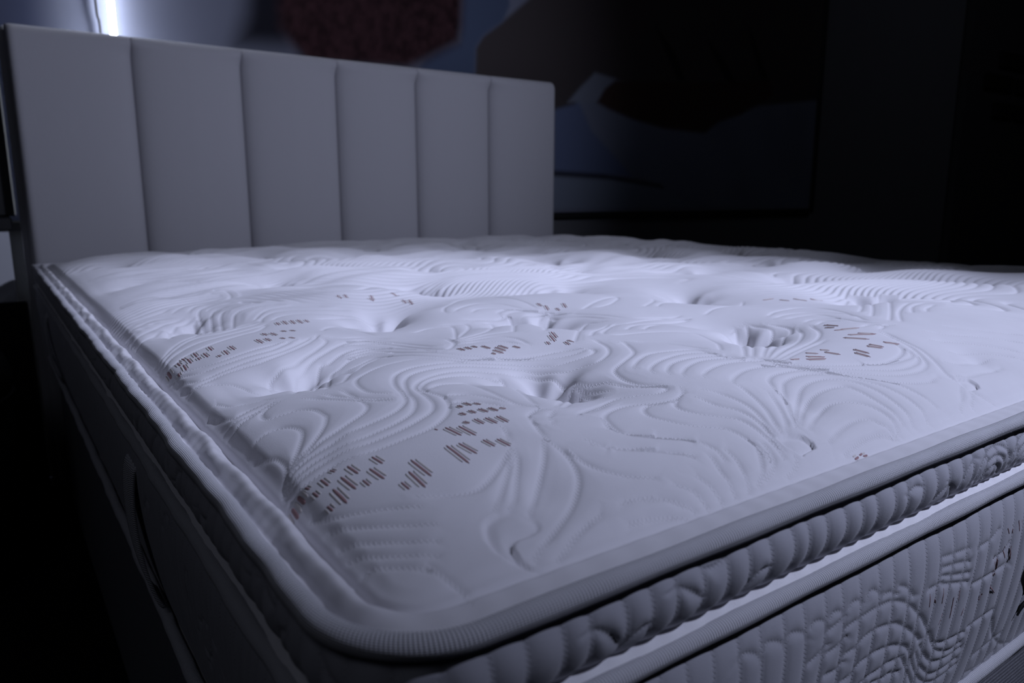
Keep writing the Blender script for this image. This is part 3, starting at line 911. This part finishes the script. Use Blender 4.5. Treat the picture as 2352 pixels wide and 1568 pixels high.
# ------------------------------------------------------------------ headboard
hb = thing('headboard', 'tall pale grey upholstered headboard with six vertical channels', 'headboard', loc=(.835, L_+.06, 0))
HX0, HX1, HZ = .0, 1.672, ZP+.578
edges = [0.0, .272, .553, .836, 1.110, 1.396, HX1]
ox, oy = .835, L_+.06
for k in range(6):
    a, b = edges[k], edges[k+1]
    n, m = 44, 120
    t = np.linspace(0, 1, n); zz = np.r_[np.linspace(.02, HZ-.05, m-40), HZ-.05+.05*np.sin(np.linspace(0, math.pi/2, 41)[1:])]
    T, Zq = np.meshgrid(t, zz, indexing='ij')
    dep = sm(0, .055, HZ-Zq)
    seam = np.minimum(T if k > 0 else 9+T*0, (1-T) if k < 5 else 9+T*0)*(b-a)
    chan = .024*np.exp(-seam/.050)+.014*np.exp(-seam/.009)
    outer = np.minimum(T*(b-a) if k == 0 else 9+T*0, (1-T)*(b-a) if k == 5 else 9+T*0)
    rnd = .016*(1-np.sqrt(np.clip(1-(1-np.clip(outer/.016, 0, 1))**2, 0, 1)))
    topr = .03*(1-np.sqrt(np.clip(1-(1-np.clip((HZ-Zq)/.03, 0, 1))**2, 0, 1)))
    Y = L_+.016+chan*(.12+.88*dep)+rnd+topr
    X = a+T*(b-a)
    v = np.stack([X-ox, Y-oy, Zq], -1).reshape(-1, 3)
    # close each channel panel at the back
    vb = v.copy(); vb[:, 1] = L_+.072-oy
    f = grid_faces(n, len(zz)); N0 = len(v)
    ff = [f]
    e = np.arange(len(zz)-1); s0 = np.stack([e, e+1, e+1+N0, e+N0], 1); ff += [s0, (s0+(n-1)*len(zz))[:, ::-1]]
    w0 = np.arange(n-1)*len(zz); s1 = np.stack([w0, w0+len(zz), w0+len(zz)+N0, w0+N0], 1); ff += [s1[:, ::-1], s1+len(zz)-1]
    obj('channel_panel', np.vstack([v, vb]), np.vstack(ff), MAT_HEAD, hb)
V, F = boxes([(-.014-ox, L_+.072-oy, 0, HX1+.010-ox, L_+.118-oy, HZ+.002)], .012)
poly_obj('back_frame', V, F, MAT_HEAD, hb)

# ------------------------------------------------------------------ room
YW = 2.183
def room_box(name, b, mat, bevel=.002):
    V, F = boxes([b], bevel); return tag(poly_obj(name, V, F, mat), kind='structure')
room_box('floor', (-2.6, -3.0, -.1, 7.2, YW, 0), MAT_FLOOR)
room_box('wall_back', (-2.6, YW, 0, 7.2, YW+.12, 4.4), MAT_WALL)
room_box('wall_left', (-2.72, -3.0, 0, -2.6, YW+.12, 4.4), MAT_SIDE)
room_box('wall_right', (7.2, -3.0, 0, 7.32, YW+.12, 4.4), MAT_SIDE)
room_box('wall_front', (-2.72, -3.12, 0, 7.32, -3.0, 4.4), MAT_SIDE)
room_box('ceiling', (-2.72, -3.12, 4.4, 7.32, YW+.12, 4.5), MAT_CEIL)
room_box('trim_1', (5.05, YW-.05, 0, 7.2, YW, 4.4), MAT_SIDE)
# dark stone slips on the boxed-out end of the wall
MAT_SLIP = plain('black stone', (.012, .012, .013), .7, (40., .004))
V, F = boxes([(0, 0, 0, .40, .022, .10)], .008)
slip = poly_obj('stone_slip', V, F, MAT_SLIP)
rows = [(1.62, [(5.46, .42), (5.92, .40)]), (1.47, [(5.28, .40), (5.74, .42), (6.2, .38)]), (1.30, [(5.44, .30), (5.78, .42), (6.24, .4)])]
where = ['upper', 'middle', 'lower']; first = True
for r, (z, lst) in enumerate(rows):
    for i, (x, wd) in enumerate(lst):
        o = slip if first else slip.copy()
        if not first: COL.objects.link(o)
        first = False
        o.location = (x, YW-.05-.0225, z); o.scale = (wd/.40, 1, 1)
        tag(o, '%s black stone slip in the %s row on the dark right-hand wall' % (['leftmost', 'second', 'third'][i], where[r]), 'stone slip', 'stone slips on the dark wall')

# ------------------------------------------------------------------ poster of a person asleep
poster = thing('poster', 'large framed photo poster of a person lying on pillows, behind the headboard', 'poster', loc=(1.6, YW, .73))
PX0, PX1, PZ0, PZ1 = -.28, 3.55, .725, 2.15
px_ = np.arange(PX0, PX1, .0085); pz_ = np.arange(PZ0, PZ1, .0085)
A, B = np.meshgrid(px_, pz_, indexing='ij')
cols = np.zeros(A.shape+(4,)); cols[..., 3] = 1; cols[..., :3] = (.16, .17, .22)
hsh = lambda i, j: np.modf(np.abs(np.sin(i*127.1+j*311.7)*43758.5))[0]
def vnoise(x, y):
    i, j = np.floor(x), np.floor(y); a, b = x-i, y-j; a = a*a*(3-2*a); b = b*b*(3-2*b)
    return (hsh(i, j)*(1-a)+hsh(i+1, j)*a)*(1-b)+(hsh(i, j+1)*(1-a)+hsh(i+1, j+1)*a)*b
strands = vnoise(A*40, B*40)*.6+vnoise(A*90+7, B*80)*.4
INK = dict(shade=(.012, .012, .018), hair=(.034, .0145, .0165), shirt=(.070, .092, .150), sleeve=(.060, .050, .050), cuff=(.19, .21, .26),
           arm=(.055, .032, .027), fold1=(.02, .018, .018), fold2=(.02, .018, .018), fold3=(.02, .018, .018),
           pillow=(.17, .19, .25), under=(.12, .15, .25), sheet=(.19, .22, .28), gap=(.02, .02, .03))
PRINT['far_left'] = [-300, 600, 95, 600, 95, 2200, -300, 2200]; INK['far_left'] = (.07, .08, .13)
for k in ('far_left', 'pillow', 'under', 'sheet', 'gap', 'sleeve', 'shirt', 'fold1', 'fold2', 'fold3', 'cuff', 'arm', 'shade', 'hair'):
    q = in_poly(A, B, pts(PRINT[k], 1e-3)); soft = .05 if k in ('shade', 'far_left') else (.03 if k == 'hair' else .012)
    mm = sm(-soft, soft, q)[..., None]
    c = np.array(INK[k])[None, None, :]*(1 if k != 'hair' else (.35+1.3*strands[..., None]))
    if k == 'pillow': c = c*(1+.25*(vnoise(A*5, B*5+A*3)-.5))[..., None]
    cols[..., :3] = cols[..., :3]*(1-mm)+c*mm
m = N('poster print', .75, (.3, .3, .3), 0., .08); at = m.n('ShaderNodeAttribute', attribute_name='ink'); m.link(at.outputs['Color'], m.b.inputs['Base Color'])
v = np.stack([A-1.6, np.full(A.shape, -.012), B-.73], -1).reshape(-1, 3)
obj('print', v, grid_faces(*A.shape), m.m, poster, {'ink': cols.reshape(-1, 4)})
V, F = boxes([(PX0-.02-1.6, -.022, PZ0-.025-.73, PX1+.02-1.6, -.0005, PZ0-.73), (PX0-.02-1.6, -.022, PZ1-.73-.01, PX1+.02-1.6, -.0005, PZ1+.02-.73),
              (PX0-.025-1.6, -.022, PZ0-.73, PX0-1.6, -.0005, PZ1-.73), (PX1-.01-1.6, -.022, PZ0-.73, PX1+.02-1.6, -.0005, PZ1-.73)], .003)
poly_obj('frame', V, F, MAT_FRAME, poster)

# ------------------------------------------------------------------ LED strip standing behind the headboard
led = thing('led_strip_light', 'glowing white vertical LED strip rising behind the headboard', 'light', loc=(.252, YW-.047, 0))
em = N('lit LED', .5, (0, 0, 0)); em.b.inputs['Emission Color'].default_value = (.80, .86, 1., 1); em.b.inputs['Emission Strength'].default_value = 30.
zz = np.arange(.70, 2.10, .0016); na = 16; th = np.linspace(0, 2*math.pi, na, endpoint=False)
rr = .0075+.0012*np.abs(np.sin(zz*math.pi/.0095))
v = np.stack([np.outer(rr, np.cos(th)), np.outer(rr, np.sin(th)), np.broadcast_to(zz[:, None], (len(zz), na))], -1).reshape(-1, 3)
obj('diffuser', v, grid_faces(len(zz), na, False, True)[:, ::-1], em.m, led)
for z in (.66, 2.10):
    V, F = boxes([(-.018, -.018, z, .018, .0225, z+.04)], .003); poly_obj('mounting_bracket', V, F, MAT_FRAME, led)
cp, _ = smooth_curve([(-.036, 2.09), (-.034, 1.7), (-.033, 1.3), (-.0285, 1.24), (-.024, 1.0), (-.01, .68)], .01)
ths = np.linspace(0, 2*math.pi, 8, endpoint=False)
v = np.stack([cp[:, 0, None]+.0035*np.cos(ths), np.full((len(cp), 8), .02)+.0035*np.sin(ths), np.broadcast_to(cp[:, 1, None], (len(cp), 8))], -1).reshape(-1, 3)
obj('power_cable', v, grid_faces(len(cp), 8, False, True), MAT_FRAME, led)

# ------------------------------------------------------------------ beside the head of the bed, at the left edge
MAT_PALE = plain('pale lacquer', (.72, .74, .80), .5, None, .4)
cab = thing('bedside_cabinet', 'black bedside cabinet with a pale front, left of the headboard', 'cabinet', loc=(-.30, 2.10, 0))
V, F = boxes([(-.29, -.02, .0, .28, .05, .60-.08)], .004); poly_obj('plinth', V, F, MAT_FRAME, cab)
V, F = boxes([(-.27, -.03, .52, .258, .05, .703)], .003); poly_obj('front_panel', V, F, MAT_PALE, cab)['label'] = 'pale lacquered front'
V, F = boxes([(-.29, -.04, .704, .268, .06, .738)], .004); poly_obj('cabinet_top', V, F, MAT_FRAME, cab)
V, F = boxes([(-.29, .0, .739, .28, .05, 1.165)], .004); poly_obj('back_board', V, F, MAT_FRAME, cab)
# round dark pouf in front of it
MAT_POUF = plain('dark grey felt', (.035, .035, .038), .98, (300., .002), 0.)
pouf = thing('pouf', 'round dark felt pouf on the black floor, left of the bed', 'pouf', loc=(-.36, 1.68, 0))
def lathe(name, prof, mat, parent, n=64):
    th = np.linspace(0, 2*math.pi, n, endpoint=False); p = np.array(prof)
    v = np.stack([np.outer(p[:, 0], np.cos(th)), np.outer(p[:, 0], np.sin(th)), np.broadcast_to(p[:, 1, None], (len(p), n))], -1).reshape(-1, 3)
    return obj(name, v, grid_faces(len(p), n, False, True)[:, ::-1], mat, parent)
lathe('cushion', [(.001, .505), (.12, .504), (.20, .498), (.245, .482), (.272, .455), (.283, .42), (.283, .395), (.278, .386)], MAT_POUF, pouf)
lathe('piping', [(.279+.005*math.cos(a), .381+.005*math.sin(a)) for a in np.linspace(0, 2*math.pi, 9)], MAT_FRAME, pouf)
lathe('drum', [(.276, .376), (.279, .36), (.279, .05), (.272, .0), (.001, .0)], MAT_POUF, pouf)
